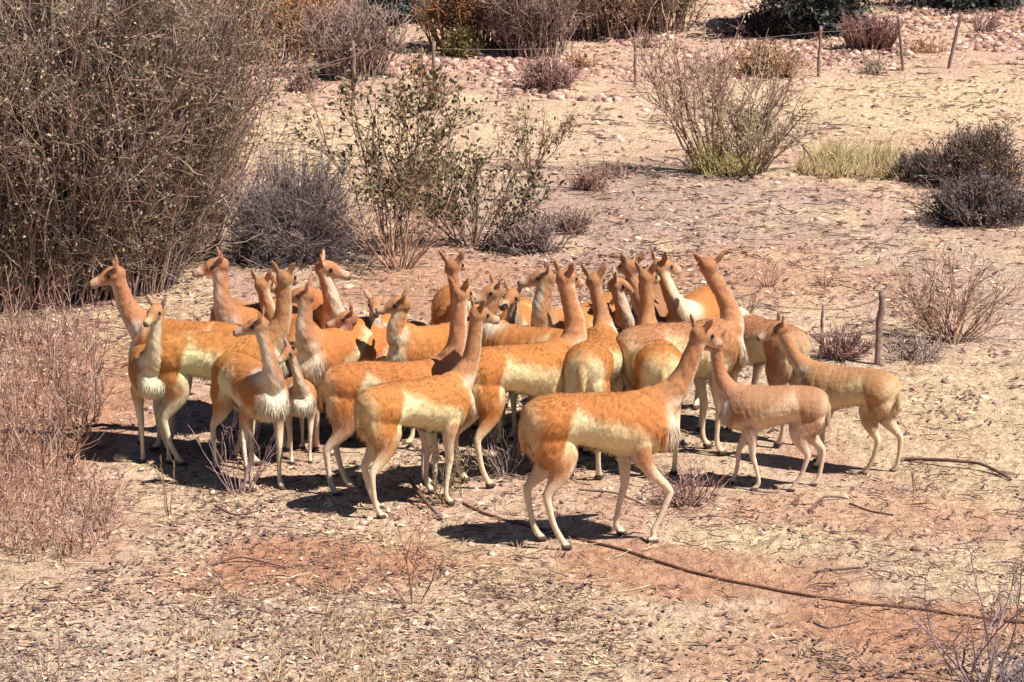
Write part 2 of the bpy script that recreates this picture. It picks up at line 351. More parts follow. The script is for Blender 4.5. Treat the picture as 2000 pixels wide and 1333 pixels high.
EARTHY = [tuple(.9*c for c in q) for q in [(.46, .38, .33), (.40, .32, .28), (.40, .27, .20), (.30, .19, .15), (.50, .34, .27), (.20, .12, .11), (.66, .50, .40), (.36, .25, .15), (.38, .25, .24)]]
b, k1, k2 = S(60, 575, 640, 330)
shrub('tall_shrub', 'tall dense brushy shrub filling the left edge of the view', 'shrub', b, 2.75, k2*1.15, 620, 7000, 17000, EARTHY, OLIVE, 70000, .030, depth=1.3, r=(.008, .0032), lmin=.10, wob=.2, tmin=.04, tl=.5)
b, k1, k2 = S(235, 560, 640, 330)
shrub('tall_shrub', 'tall grey-brown brushy shrub right behind the leftmost long-necked heads', 'shrub', b, 2.6, k2*.72, 480, 6500, 16000, EARTHY, OLIVE, 60000, .028, depth=1.2, r=(.008, .0032), lmin=.14, wob=.2, tmin=.04, tl=.5)
b, k1, k2 = S(70, 470, 640, 330)
shrub('tall_shrub', 'olive-leaved tall shrub rising behind the brushy thicket at the left', 'shrub', b+np.array([0, .6, 0]), 3.4, 1.7, 600, 4500, 9000, GREYB, OLIVE, 42000, .042, depth=1.5, r=(.010, .004), lmin=.35, tl=.5)
b, k1, k2 = S(375, 500, 430, 150)
shrub('tall_shrub', 'thin upright reddish-brown shrub at the right edge of the left thicket', 'shrub', b, 1.75, .45, 240, 1400, 3500, [(.42, .24, .16), (.3, .17, .12), (.52, .36, .26)], OLIVE, 7000, .022, depth=.8, r=(.006, .003), lmin=.3, tl=.6)
b, k1, k2 = S(570, 505, 190, 200)
shrub('mound_shrub', 'rounded grey-purple twiggy mound shrub beside the left thicket', 'shrub', b, k1*1.15, k2*1.35, 700, 4000, 9000, [(.29, .23, .22), (.22, .17, .175), (.36, .29, .27), (.15, .11, .115)], style='dome', r=(.004, .0025), wob=.2, lift=0)
b, k1, k2 = S(765, 500, 345, 230)
shrub('leafy_shrub', 'open leafy shrub with dark green leaves in the middle background', 'shrub', b, k1*.98, k2*1.0, 16, 170, 600, [(.36, .22, .15), (.26, .16, .11)], [(.095, .09, .035), (.06, .06, .03), (.14, .125, .055), (.26, .23, .12)], 2300, .045, style='vase', r=(.008, .004), wob=.22, lmin=.3, depth=.8)
b, k1, k2 = S(925, 480, 200, 260)
shrub('leafy_shrub', 'low spreading leafy shrub right of the open leafy one', 'shrub', b, k1*.95, k2*.95, 30, 220, 700, [(.36, .25, .18), (.26, .17, .13)], [(.10, .095, .04), (.07, .065, .03), (.17, .15, .07)], 1900, .042, style='vase', r=(.007, .0035), wob=.22, lmin=.12, depth=.7)
b, k1, k2 = S(780, 525, 150, 170)
shrub('twig_bush', 'fan of bare tan stems at the foot of the open leafy shrub', 'bush', b, k1, k2, 34, 110, 80, [(.60, .38, .25), (.46, .28, .2), (.36, .22, .17)], style='vase', r=(.006, .0025))
b, k1, k2 = S(1035, 330, 130, 110)
shrub('leafy_shrub', 'small thin reddish leafy shrub behind the low spreading one', 'shrub', b, k1, k2, 16, 90, 200, [(.42, .26, .18)], [(.3, .2, .1), (.2, .16, .08)], 420, .04, style='vase', r=(.006, .003), wob=.2)
b, k1, k2 = S(1030, 492, 85, 230)
shrub('brush_pile', 'low dark heap of dead branches behind the middle of the herd', 'brush pile', b, k1, k2, 260, 700, 500, [(.20, .15, .15), (.28, .20, .18), (.14, .1, .1), (.4, .3, .24)], style='dome', r=(.008, .003), wob=.35, lift=-.02, depth=.5)
b, k1, k2 = S(1110, 455, 60, 120)
shrub('brush_pile', 'small brown heap of dead brush right of the larger dark heap', 'brush pile', b, k1, k2, 160, 500, 300, [(.30, .20, .17), (.22, .15, .13), (.42, .29, .22)], style='dome', r=(.008, .003), wob=.38, lift=-.02, depth=.5)
b, k1, k2 = S(1195, 345, 40, 130)
shrub('brush_pile', 'flat scatter of dead brush left of the vase-shaped shrub', 'brush pile', b, k1, k2, 120, 300, 200, [(.34, .22, .19), (.24, .16, .14), (.46, .33, .26)], style='dome', r=(.008, .003), wob=.4, lift=-.03, depth=.6)
b, k1, k2 = S(1150, 372, 60, 90)
shrub('twig_bush', 'small low reddish bush on the bare ground in the middle distance', 'bush', b, k1, k2, 90, 300, 300, [(.42, .25, .2), (.3, .18, .15)], [(.3, .16, .12)], 300, .03, style='dome', r=(.005, .0025), wob=.3)
# vase-shaped bare shrub with yellow grass at its foot
b, k1, k2 = S(1400, 335, 265, 250)
shrub('bare_shrub', 'tall bare vase-shaped shrub with yellow grass at its foot', 'shrub', b, k1*.98, k2*.95, 24, 260, 1100, [(.46, .29, .21), (.56, .40, .30), (.30, .18, .14)], [(.5, .33, .2)], 500, .026, style='vase', r=(.018, .0045), wob=.2, tmin=.35, depth=1.0, lift=.05)
b, k1, k2 = S(1468, 338, 200, 170)
shrub('bare_shrub', 'bushy grey-brown bare shrub leaning right of the vase-shaped one', 'shrub', b, k1*.8, k2, 30, 280, 900, [(.34, .25, .17), (.26, .19, .13), (.46, .35, .24)], [(.24, .22, .12), (.3, .26, .14)], 900, .03, style='vase', r=(.012, .004), wob=.24, tmin=.3, depth=.8, lift=.01)
# arched branch
a0, a1 = P(1470, 335), P(1600, 338); ap = at_depth(1525, 255, (a0[1]+a1[1])/2)
t = np.linspace(0, 1, 14)[:, None]; arc = a0*(1-t)**2 + (ap+np.array([0, 0, ap[2]*.8]))*2*t*(1-t) + a1*t**2
V, F, C = tubes(arc[None]-a0, np.linspace(.02, .011, 14)[None], np.array([[.33, .24, .19]]), 6)
r_ = thing('arched_branch', 'grey dead branch arching over to the ground beside the bare shrub', 'branch', a0); obj('limb', mesh_np('limb', V, None, F, C), M_wood, r_)
st, dd = branch_from(arc[None]-a0, 30, 1, .1); Pt, r = grow(st, dd, .1+.25*RNG.random(30), 4, .2, 0, (.005, .002)); V, F, C = tubes(Pt, r, pick(GREYB, 30)); obj('twigs', mesh_np('twigs', V, None, F, C), M_wood, r_)
def grass_clump(label, px, py, hpx, wpx, n, cols):
    b, h, w_ = S(px, py, hpx, wpx); root = thing('grass_clump', label, 'grass', b, None)
    c = np.stack([RNG.uniform(-.5, .5, n)*w_, RNG.normal(0, .16, n)*w_*.5, np.zeros(n)], -1); c[:, 2] = height(c[:, 0]+b[0], c[:, 1]+b[1])-b[2]
    obj('blades', blades('blades', c, 34, np.full(n, h)*(.4+.7*RNG.random(n)), cols, .0042, .34), M_leaf, root)
YG = [(.78, .64, .26), (.68, .58, .22), (.82, .70, .38), (.55, .47, .19)]
grass_clump('yellow-green grass tuft at the foot of the vase-shaped shrub', 1392, 338, 90, 50, 9, YG)
grass_clump('short yellow grass tuft between the two bare shrub stems', 1440, 342, 60, 50, 7, YG)
grass_clump('wide stand of tall yellow-green grass on the open ground', 1690, 335, 85, 175, 26, YG+[(.62, .45, .26), (.5, .34, .2), (.8, .64, .4)])
grass_clump('short straw-coloured fringe round the tall yellow-green grass stand', 1675, 345, 38, 220, 60, [(.66, .5, .3), (.5, .35, .2), (.72, .6, .3)])
# dark rounded shrubs at the right
DK = [(.16, .12, .11), (.11, .085, .085), (.22, .16, .14), (.28, .2, .16)]
b, k1, k2 = S(1900, 360, 110, 190)
shrub('dark_shrub', 'dark rounded shrub behind another at the right edge', 'shrub', b, k1, k2, 700, 4000, 5000, DK, [(.12, .09, .06), (.2, .14, .08), (.3, .17, .09)], 7000, .028, style='dome', r=(.006, .0035), wob=.2)
b, k1, k2 = S(1915, 432, 85, 250)
shrub('dark_shrub', 'low dark spreading shrub at the right edge, in front', 'shrub', b, k1, k2, 800, 4500, 5000, DK, [(.10, .085, .09), (.15, .12, .12)], 9000, .026, style='dome', r=(.006, .0035), wob=.22)
b, k1, k2 = S(1800, 350, 55, 120)  # flat dark twigs shaped and coloured as the rounded shrub's ground shadow
shrub('dark_shrub', 'low dark twigs as the shadow left of the dark rounded one', 'shrub', b, k1, k2, 350, 1800, 2200, DK, [(.10, .085, .09)], 3000, .026, style='dome', r=(.006, .0035), wob=.22)
b, k1, k2 = S(1860, 668, 180, 190)
shrub('twig_bush', 'bare reddish twiggy bush right of the wooden fence post', 'bush', b, k1*.95, k2*1.15, 60, 320, 500, [(.46, .27, .20), (.36, .2, .16), (.56, .38, .28)], style='vase', r=(.006, .0028), wob=.26, depth=.6)
b, k1, k2 = S(1640, 700, 75, 130)
shrub('twig_bush', 'low purplish twig bush left of the wooden fence post', 'bush', b, k1, k2, 90, 300, 300, [(.36, .2, .18), (.26, .15, .15), (.5, .34, .28)], style='vase', r=(.005, .0025), wob=.3)
b, k1, k2 = S(1790, 705, 70, 170)
shrub('twig_bush', 'low grey tangle of twigs between fence post and right bush', 'bush', b, k1, k2, 70, 240, 240, [(.36, .26, .22), (.26, .18, .16), (.58, .46, .38)], style='dome', r=(.005, .0025), wob=.35)
b, k1, k2 = S(1340, 985, 90, 170)
shrub('twig_bush', 'low reddish twig bush just behind the foreground vicuna', 'bush', b, k1, k2, 60, 200, 160, [(.36, .2, .17), (.26, .15, .13), (.5, .33, .27)], style='vase', r=(.0035, .0018), wob=.3)
b, k1, k2 = S(985, 930, 110, 110)
shrub('twig_bush', 'small dark twig bush among the legs in mid herd', 'bush', b, k1, k2, 34, 90, 60, [(.4, .32, .28), (.24, .16, .14)], style='vase', r=(.003, .0016), wob=.25)
b, k1, k2 = S(870, 985, 120, 70)
shrub('green_weed', 'small green weed beside the front hooves in mid herd', 'weed', b, k1, k2, 10, 36, 30, [(.38, .28, .16)], [(.26, .23, .10), (.38, .32, .16)], 150, .02, style='vase', r=(.003, .0016), wob=.25)
b, k1, k2 = S(470, 965, 150, 120)
shrub('twig_bush', 'thin purplish stalks between the legs of the left animals', 'bush', b, k1, k2, 22, 50, 40, [(.5, .33, .34), (.36, .2, .2)], style='vase', r=(.003, .0016), wob=.12)
# foreground small plants
b, k1, k2 = S(808, 1180, 165, 80)
shrub('bare_sapling', 'little bare upright sapling alone on the red foreground soil', 'sapling', b, k1, k2, 4, 24, 40, [(.34, .2, .15)], style='vase', r=(.006, .0025), wob=.16, tmin=.3)
b, k1, k2 = S(1915, 1345, 270, 230)
shrub('bare_shrub', 'bare curling grey shrub in the lower right corner', 'shrub', b, k1, k2, 15, 60, 90, [(.26, .19, .20), (.36, .27, .26), (.2, .13, .13)], style='vase', r=(.006, .0022), wob=.32, depth=.5)
b, k1, k2 = S(1990, 1345, 80, 120)
shrub('bare_shrub', 'low bluish twig clump at the extreme lower right', 'shrub', b, k1, k2, 40, 120, 80, [(.26, .22, .26), (.36, .3, .32)], style='vase', r=(.0035, .0018), wob=.25, depth=.4)
b, k1, k2 = S(100, 1345, 150, 230)
shrub('bare_shrub', 'sparse grey twig plant in the lower left corner', 'shrub', b, k1, k2, 16, 60, 50, [(.36, .28, .25), (.5, .4, .34)], style='vase', r=(.004, .0018), wob=.25, depth=.4)
b, k1, k2 = S(1790, 960, 50, 60)
shrub('bare_sapling', 'tiny forked twig standing right of the herd', 'sapling', b, k1, k2, 3, 6, 0, [(.3, .18, .14)], style='vase', r=(.005, .003), wob=.2)
b, k1, k2 = S(330, 1010, 130, 90)
shrub('bare_sapling', 'thin dark weed stalk in front of the left white-chested vicuna', 'sapling', b, k1, k2*.5, 3, 8, 8, [(.34, .2, .12)], style='vase', r=(.003, .0015), wob=.1)
b, k1, k2 = S(1125, 1235, 60, 40)
shrub('bare_sapling', 'tiny pale weed on the foreground straw below the rope', 'sapling', b, k1, k2, 3, 10, 0, [(.5, .38, .24)], style='vase', r=(.0025, .0015), wob=.15)
for px_, py_, w0, lab in [(1500, 560, 60, 'small sparse tuft of twigs behind the head of the right tall neck'), (1610, 560, 40, 'tiny bare tuft between the herd and the upper plain'), (1460, 620, 60, 'thin reddish tuft beside the right tall neck')]:
    b, k1, k2 = S(px_, py_, w0, w0)
    shrub('twig_bush', lab, 'bush', b, k1, k2, 14, 40, 0, [(.4, .24, .18)], style='vase', r=(.004, .002), wob=.25)
# reddish tall weeds at the left edge
def weeds(n, x0, x1, y0, y1, hmul, cols, name, label):
    py = RNG.uniform(y0, y1, n); px = x0+(x1-x0)*RNG.random(n)**1.15*(1-.35*np.abs((py-(y0+y1)/2)/(y1-y0)))
    b = np.array([P(a, c) for a, c in zip(px, py)])
    d = RNG.normal(0, .11, (n, 3)); d[:, 2] = 1; d /= np.linalg.norm(d, axis=1)[:, None]
    L = hmul*(.25+.95*RNG.random(n)**1.5); P1, r1 = grow(b, d, L, 7, .13, .02, (.0042, .0016))
    s2, d2 = branch_from(P1, n*4, .7, .15); P2, r2 = grow(s2, d2, .05+.18*RNG.random(n*4)**2, 5, .25, .03, (.0024, .0012))
    V, F, C = join([tubes(P1, r1, pick(cols, n)), tubes(P2, r2, pick(cols, n*4))])
    tag(obj(name, mesh_np(name, V, None, F, C), M_wood), label, 'weeds', kind='stuff')
weeds(600, -150, 215, 640, 940, .48, [(.38, .20, .15), (.30, .155, .125), (.50, .32, .24), (.2, .11, .10), (.6, .43, .33)], 'dry_weeds', 'thicket of reddish dry weed stalks at the left edge')
weeds(420, -150, 240, 940, 1100, .13, [(.50, .27, .20), (.36, .2, .16), (.66, .46, .34)], 'low_dry_weeds', 'low reddish weeds spreading below the left thicket')

# far background shrubs
ORN = [(.56, .28, .13), (.44, .22, .12), (.64, .38, .2), (.34, .18, .11)]
far = [('shrub with orange-brown twigs behind the top of the left thicket', 500, 120, 170, 230, ORN, [(.42, .22, .09), (.5, .28, .12)], 7000),
       ('reddish-brown far shrub right of the orange one', 610, 95, 130, 120, [(.36, .18, .13), (.46, .26, .2)], [(.3, .14, .1)], 800),
       ('thin grey far shrub in front of the pink slope', 690, 150, 140, 120, [(.42, .3, .26), (.32, .22, .19)], None, 0),
       ('dark bluish-green far bush at the top left of centre', 765, 45, 90, 150, [(.10, .10, .10)], [(.05, .075, .075), (.08, .10, .10), (.2, .24, .24)], 9000),
       ('big brown far shrub at the top centre', 925, 90, 160, 170, ORN[:2]+[(.22, .14, .1)], [(.28, .17, .08), (.22, .14, .07)], 5000),
       ('small olive far bush below the big brown one', 905, 108, 50, 70, [(.3, .22, .12)], [(.26, .2, .08), (.34, .26, .1)], 2500),
       ('grey-brown far shrub right of the big brown one', 1040, 110, 160, 120, [(.34, .24, .2), (.26, .17, .14)], None, 0),
       ('tall brown far shrub touching the top edge right of centre', 1180, 75, 150, 150, [(.32, .2, .16), (.24, .14, .12), (.42, .29, .22)], [(.3, .19, .1)], 2500),
       ('broad brown far shrub behind the bare vase-shaped one', 1270, 60, 120, 150, [(.36, .24, .19), (.26, .17, .14)], [(.34, .24, .12)], 2000),
       ('pinkish low far shrub on the stony slope', 1070, 175, 70, 120, [(.46, .28, .24), (.36, .21, .19)], None, 0),
       ('low ochre far shrub behind the bare vase-shaped one', 1500, 150, 60, 150, [(.56, .36, .22), (.46, .28, .18)], [(.46, .3, .16)], 1200)]
for lab, px_, py_, hp, wp, wood, lf, nl in far:
    b, k1, k2 = S(px_, py_, hp, wp)
    shrub('far_shrub', lab, 'shrub', b, k1, k2*1.1, 150, 1000, 2200, wood, lf, nl, .05, style='dome' if 'bush' in lab or 'low' in lab else 'upright', r=(.010, .006), wob=.2, group='shrubs on the far slope')
ORDN = ['leftmost', 'second', 'third', 'fourth', 'fifth', 'sixth', 'seventh', 'eighth', 'ninth', 'tenth', 'eleventh', 'twelfth', 'thirteenth', 'rightmost']
for i in range(14):
    px_ = 470+110*i+30*RNG.random(); py_ = 60+105*((i*.618) % 1)
    b, k1, k2 = S(px_, py_, 28+30*RNG.random(), 50+60*RNG.random())
    hue = ['rusty', 'reddish', 'grey-brown'][i % 3]
    lab = f'{hue} dry brush tuft on the far stony slope, ' + (f'{ORDN[i]} of the row' if i in (0, 13) else f'{ORDN[i]} from the left')
    shrub('brush_tuft', lab, 'brush', b, k1, k2, 40, 110, 90, [ORN, [(.42, .26, .22), (.3, .18, .16)], GREYB][i % 3], style='dome', r=(.009, .005), wob=.3, group='brush tufts on the far slope')
# evergreen trees whose lower crowns reach into the top of the frame
def tree(label, px_, py_, h, w_, cols, nl, lean=0):
    b = P(px_, py_); root = thing('evergreen_tree', label, 'tree', b, 'trees at the top edge')
    n = 5; d = np.stack([RNG.normal(lean, .25, n), RNG.normal(0, .2, n), np.ones(n)], -1); d /= np.linalg.norm(d, axis=1)[:, None]
    T, r0 = grow(np.zeros((n, 3))+RNG.normal(0, .05, (n, 3))*np.array([1, 1, 0]), d, np.full(n, h*.85), 9, .12, .02, (.07, .02))
    V, F, C = tubes(T, r0, pick([(.12, .09, .08), (.09, .07, .07)], n), 7); obj('trunk', mesh_np('trunk', V, None, F, C), M_wood, root)
    s, dd = branch_from(T, 170, .9, .05, .4); dd[:, 2] *= .5; B, rb = grow(s, dd, w_*(.2+.3*RNG.random(170)), 7, .2, -.02, (.02, .006))
    s, dd = branch_from(B, 1600, .8, .2); B2, rb2 = grow(s, dd, .2+.3*RNG.random(1600), 4, .2, -.03, (.007, .004))
    V, F, C = join([tubes(B, rb, pick([(.13, .10, .08)], 170)), tubes(B2, rb2, pick([(.15, .11, .09)], 1600))]); obj('limbs', mesh_np('limbs', V, None, F, C), M_wood, root)
    s, _ = branch_from(B2, nl, 1, .1); s += RNG.normal(0, .05, s.shape); m = len(s); dd = RNG.normal(0, 1, (m, 3)); dd /= np.linalg.norm(dd, axis=1)[:, None]
    q = np.cross(dd, RNG.normal(0, 1, (m, 3))); q /= np.linalg.norm(q, axis=1)[:, None]; Ls = (.05+.05*RNG.random(m))[:, None]
    Vl = np.stack([s, s+dd*Ls*.5-q*Ls*.25, s+dd*Ls, s+dd*Ls*.5+q*Ls*.25], 1)
    obj('crown', mesh_np('crown', Vl.reshape(-1, 3), None, np.arange(m*4).reshape(m, 4), np.repeat(pick(cols, m, .25), 4, 0)), M_leaf, root)
BG = [(.05, .065, .06), (.08, .10, .09), (.16, .19, .18)]
tree('dark evergreen tree reaching down into the top right edge', 1600, 66, 1.7, 1.5, BG, 24000)
tree('dark evergreen tree at the very top right corner', 1900, 8, 1.0, 2.6, BG, 20000)
b, k1, k2 = S(1520, 72, 45, 230)  # near-black stems and leaves paint the shade beneath the evergreen
shrub('dark_shrub', 'dark brush as painted shade under the top right evergreen', 'shrub', b, k1, k2, 500, 2200, 2500, [(.10, .065, .07), (.16, .1, .1)], [(.06, .05, .05)], 4000, .06, style='dome', r=(.01, .006), wob=.25)
b, k1, k2 = S(1700, 100, 70, 90)
shrub('far_shrub', 'red-brown far shrub below the top right evergreen', 'shrub', b, k1, k2, 150, 700, 800, [(.34, .18, .15), (.25, .13, .12)], style='upright', r=(.010, .006), wob=.2, group='shrubs on the far slope')
b, k1, k2 = S(850, 215, 70, 60)
shrub('twig_bush', 'small dark-stemmed bush standing on the near edge of the stony slope', 'bush', b, k1, k2, 12, 60, 100, [(.24, .15, .12)], [(.3, .2, .1)], 200, .03, style='vase', r=(.012, .005), wob=.2)
b, k1, k2 = S(590, 180, 60, 70)
shrub('twig_bush', 'small dark red bush at the edge of the pink slope', 'bush', b, k1, k2, 60, 200, 200, [(.26, .14, .13), (.4, .25, .22)], style='dome', r=(.008, .005), wob=.3)

# ------------------------------------------------------------------ fences
def post(px_, py_, hpx, r, lean, parent, base, col=(.26, .18, .15)):
    b = P(px_, py_); h = hpx/ppm(b[1])/.975; k = 8
    t = np.linspace(0, 1, k)[:, None]; pts = b + t*np.array([lean*h, 0, h]) + RNG.normal(0, .004, (k, 3)); pts[0, 2] -= .08
    rr = np.full(k, r)*(1+RNG.normal(0, .06, k))
    V, F, C = tubes(pts[None]-base, rr[None], np.array([col]), 9); n = len(V)
    V = np.vstack([V, pts[-1]-base+np.array([0, 0, .004])]); C = np.vstack([C, C[-1:]]); top = np.arange(n-9, n)
    F3 = np.stack([top, np.roll(top, -1), np.full(9, n)], -1)
    obj('post', mesh_np('post', V, F3, F, C, False), M_wood, parent); return pts
def fence(label, posts, wire_fr, wr, ext):
    base = P(posts[0][0], posts[0][1]); root = thing('wire_fence', label, 'fence', base); tops = []
    for q in posts: tops.append(post(*q, parent=root, base=base))
    for fr in wire_fr:
        pts = [pp[0]+(pp[-1]-pp[0])*fr for pp in tops]
        pts = [np.array([pts[0][0]+ext[0], pts[0][1], pts[0][2]])] + pts + [np.array([pts[-1][0]+ext[1], pts[-1][1], pts[-1][2]])]
        w_ = []
        for a, c in zip(pts[:-1], pts[1:]):
            for s in np.linspace(0, 1, 7)[:-1]: w_.append(a+(c-a)*s-np.array([0, 0, .03*4*s*(1-s)]))
        w_.append(pts[-1]); w_ = np.array(w_); V, F, C = tubes((w_-base)[None], np.full((1, len(w_)), wr), np.array([[.2, .14, .11]]), 4)
        obj('wire', mesh_np('wire', V, None, F), M_wire, root)
fence('low wire fence with a grey wooden post right of the herd', [(1405, 690, 128, .012, 0.0), (1603, 700, 105, .010, .02), (1712, 712, 142, .022, .05), (2110, 722, 125, .014, 0.0)], (.93, .55), .0026, (-3.0, 1.0))
fence('far wire fence with leaning posts along the pink slope', [(690, 195, 110, .022, .02), (848, 205, 120, .020, .0), (1240, 168, 90, .018, .0), (1598, 150, 95, .020, .03), (1764, 138, 105, .020, -.12), (1852, 134, 105, .022, .2), (2040, 130, 105, .03, 0)], (.9, .5), .0028, (-4, 3))

# ------------------------------------------------------------------ rope, sticks, rocks
def polyline_thing(name, label, cat, pts, r0, r1, col, mat, part=None, sides=7, lift=None, twigs=0):
    w_ = np.array([P(a, c) for a, c in pts]); k = 40
    s = np.linspace(0, len(w_)-1, k); i = np.minimum(s.astype(int), len(w_)-2); f = (s-i)[:, None]
    g = lambda j: w_[np.clip(j, 0, len(w_)-1)]
    p0, p1, p2, p3 = g(i-1), g(i), g(i+1), g(i+2)
    c = .5*((2*p1)+(-p0+p2)*f+(2*p0-5*p1+4*p2-p3)*f**2+(-p0+3*p1-3*p2+p3)*f**3)
    c[:, 2] = height(c[:, 0], c[:, 1])+r0*.7
    if lift is not None: c[:, 2] += np.interp(np.linspace(0, 1, k), np.linspace(0, 1, len(lift)), lift)
    base = c[0].copy(); V, F, C = tubes((c-base)[None], np.linspace(r0, r1, k)[None], np.array([col]), sides)
    o = obj(name, mesh_np(name, V, None, F, C, True), mat, None, base); tag(o, label, cat)
    if twigs:
        st, dd = branch_from((c-base)[None], twigs, .8, .1, .8); dd[:, 2] = np.abs(dd[:, 2])*.4; Pt, r = grow(st, dd, .05+.12*RNG.random(twigs), 4, .2, 0, (r1*.8, r1*.4))
        V, F, C = tubes(Pt, r, pick([col], twigs)); obj('twigs', mesh_np('twigs', V, None, F, C), M_wood, o)
    return o
polyline_thing('rope', 'long dark brown rope snaking from the herd to the right edge', 'rope', [(905, 985), (960, 1010), (1040, 1032), (1130, 1055), (1230, 1080), (1360, 1122), (1500, 1152), (1650, 1178), (1780, 1190), (1900, 1207), (2080, 1228)], .0085, .0085, (.17, .085, .055), M_rope)
SK = (.17, .10, .085)
for i, (lab, pts, r0, r1, lf, tw) in enumerate([
    ('long dark fallen branch lying right of the herd', [(1768, 900), (1850, 912), (1910, 918), (1975, 940)], .012, .008, [.0, .03, .03, 0], 0),
    ('dark crooked stick on the soil left of the white-chested vicuna', [(150, 845), (200, 852), (262, 840)], .012, .007, [.02, .06, .02], 0),
    ('dark slanting stick by the hooves in mid herd', [(800, 970), (830, 995), (862, 1018)], .012, .008, [.09, .04, 0], 0),
    ('curved stick below the hooves of the pale young pair', [(1580, 1000), (1610, 980), (1650, 975)], .008, .005, [.0, .02, 0], 0),
    ('thin stick lying right of the curved stick', [(1660, 985), (1700, 1000), (1745, 1008)], .006, .004, None, 0),
    ('straight thin stick on the straw above the rope', [(1590, 1120), (1640, 1114), (1680, 1110)], .007, .004, None, 0),
    ('bent twig on the foreground soil below the rope', [(1590, 1218), (1620, 1228), (1680, 1215)], .006, .004, None, 0),
    ('short twig lying on the grey straw at bottom centre', [(1005, 1245), (1060, 1256), (1170, 1258)], .006, .004, None, 0),
    ('bent brown stick on the red soil at the left foreground', [(405, 1108), (470, 1098), (560, 1112)], .007, .004, [0, .02, 0], 0),
    ('long pale straw stick at the lower left edge', [(-60, 1180), (60, 1182), (190, 1178)], .007, .005, None, 0),
    ('forked dark twig in front of the left animals', [(420, 1000), (460, 1015), (500, 1012)], .007, .004, [.03, .02, .03], 0),
    ('thin dark stick at the foot of the pale young pair', [(1130, 965), (1200, 975), (1260, 990)], .006, .004, [.02, .03, 0], 0),
    ('short stick lying on the middle foreground soil', [(500, 1190), (540, 1200), (600, 1196)], .005, .004, None, 0)]):
    polyline_thing('fallen_branch' if r0 > .0115 else 'stick', lab, 'branch' if r0 > .0115 else 'stick', pts, r0, r1, SK if 'pale' not in lab[:10] else (.62, .46, .32), M_wood, lift=lf, twigs=tw)
def rock(label, px_, py_, s, col):
    b = P(px_, py_); import bmesh
    bm = bmesh.new(); bmesh.ops.create_icosphere(bm, subdivisions=4, radius=1)
    for v in bm.verts:
        c = v.co; k = 1+.5*(float(fbm(np.array(c.x*1.1+px_*.1+c.z), np.array(c.y*1.1+py_*.1+c.z*.7), 4))-.5)+.16*(float(fbm(np.array(c.x*4+px_+c.z*2), np.array(c.y*4+c.z*3), 3))-.5)
        v.co = c*k; v.co.x *= s; v.co.y *= s*.8; v.co.z = v.co.z*s*.62+s*.25
    me = bpy.data.meshes.new('rock'); bm.to_mesh(me); bm.free(); set_col(me, np.tile(col, (len(me.vertices), 1))); me.polygons.foreach_set('use_smooth', np.ones(len(me.polygons), bool))
    tag(obj('rock', me, M_stone, None, b), label, 'rock')
rock('pale cream rock at the left foot of the herd', 236, 900, .045, (.6, .47, .32))
rock('small pale rock beside the legs of the left white-chested vicuna', 640, 990, .03, (.66, .5, .38))
rock('small brown rock on the right foreground straw', 1790, 1075, .03, (.3, .2, .14))

# ------------------------------------------------------------------ vicunas
def catmull(pts, m):
    pts = np.array(pts, float); n = len(pts); out = []
    for i in range(n-1):
        p0, p1, p2, p3 = pts[max(i-1, 0)], pts[i], pts[i+1], pts[min(i+2, n-1)]
        for t in np.arange(m)/m: out.append(.5*((2*p1)+(-p0+p2)*t+(2*p0-5*p1+4*p2-p3)*t*t+(-p0+3*p1-3*p2+p3)*t**3))
    out.append(pts[-1]); return np.array(out)
def loft(C, RW, RH, side0, sides=18):
    """closed tube through C with half width RW (along side) and half height RH"""
    k = len(C); T = np.gradient(C, axis=0); T /= np.linalg.norm(T, axis=1)[:, None]+1e-9
    side = np.tile(np.array(side0, float), (k, 1)); side -= T*np.sum(side*T, 1)[:, None]; side /= np.linalg.norm(side, axis=1)[:, None]
    up = np.cross(side, T); a = np.arange(sides)*2*np.pi/sides
    V = C[:, None]+side[:, None]*(RW[:, None]*np.cos(a))[..., None]+up[:, None]*(RH[:, None]*np.sin(a))[..., None]
    i = np.arange(k*sides).reshape(k, sides); j = np.roll(i, -1, 1)
    F = np.stack([i[:-1], j[:-1], j[1:], i[1:]], -1).reshape(-1, 4).tolist()
    V = V.reshape(-1, 3).tolist(); n = len(V); V += [C[0].tolist(), C[-1].tolist()]
    for q in range(sides): F.append([i[0, (q+1) % sides], i[0, q], n]); F.append([i[-1, q], i[-1, (q+1) % sides], n+1])
    return V, F
def segdist(V, path, rad):
    best = np.full(len(V), 1e9); tt = np.zeros(len(V)); n = len(path)
    for i in range(n-1):
        a, b = path[i], path[i+1]; ab = b-a; t = np.clip(((V-a)@ab)/(ab@ab+1e-12), 0, 1)
        d = np.linalg.norm(V-(a+t[:, None]*ab), axis=1)-(rad[i]*(1-t)+rad[i+1]*t); m = d < best
        best[m] = d[m]; tt[m] = (i+t[m])/(n-1)
    return best, tt
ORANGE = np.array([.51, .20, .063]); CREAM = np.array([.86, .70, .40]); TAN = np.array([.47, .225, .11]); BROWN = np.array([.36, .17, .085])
WHITE = np.array([.78, .65, .49]); LEGC = np.array([.76, .59, .42]); HOOF = np.array([.09, .06, .05]); YTAN = np.array([.39, .235, .125]); YPALE = np.array([.72, .54, .33])
def sm(x, a, b): t = np.clip((x-a)/(b-a), 0, 1); return t*t*(3-2*t)
SHAPES = []
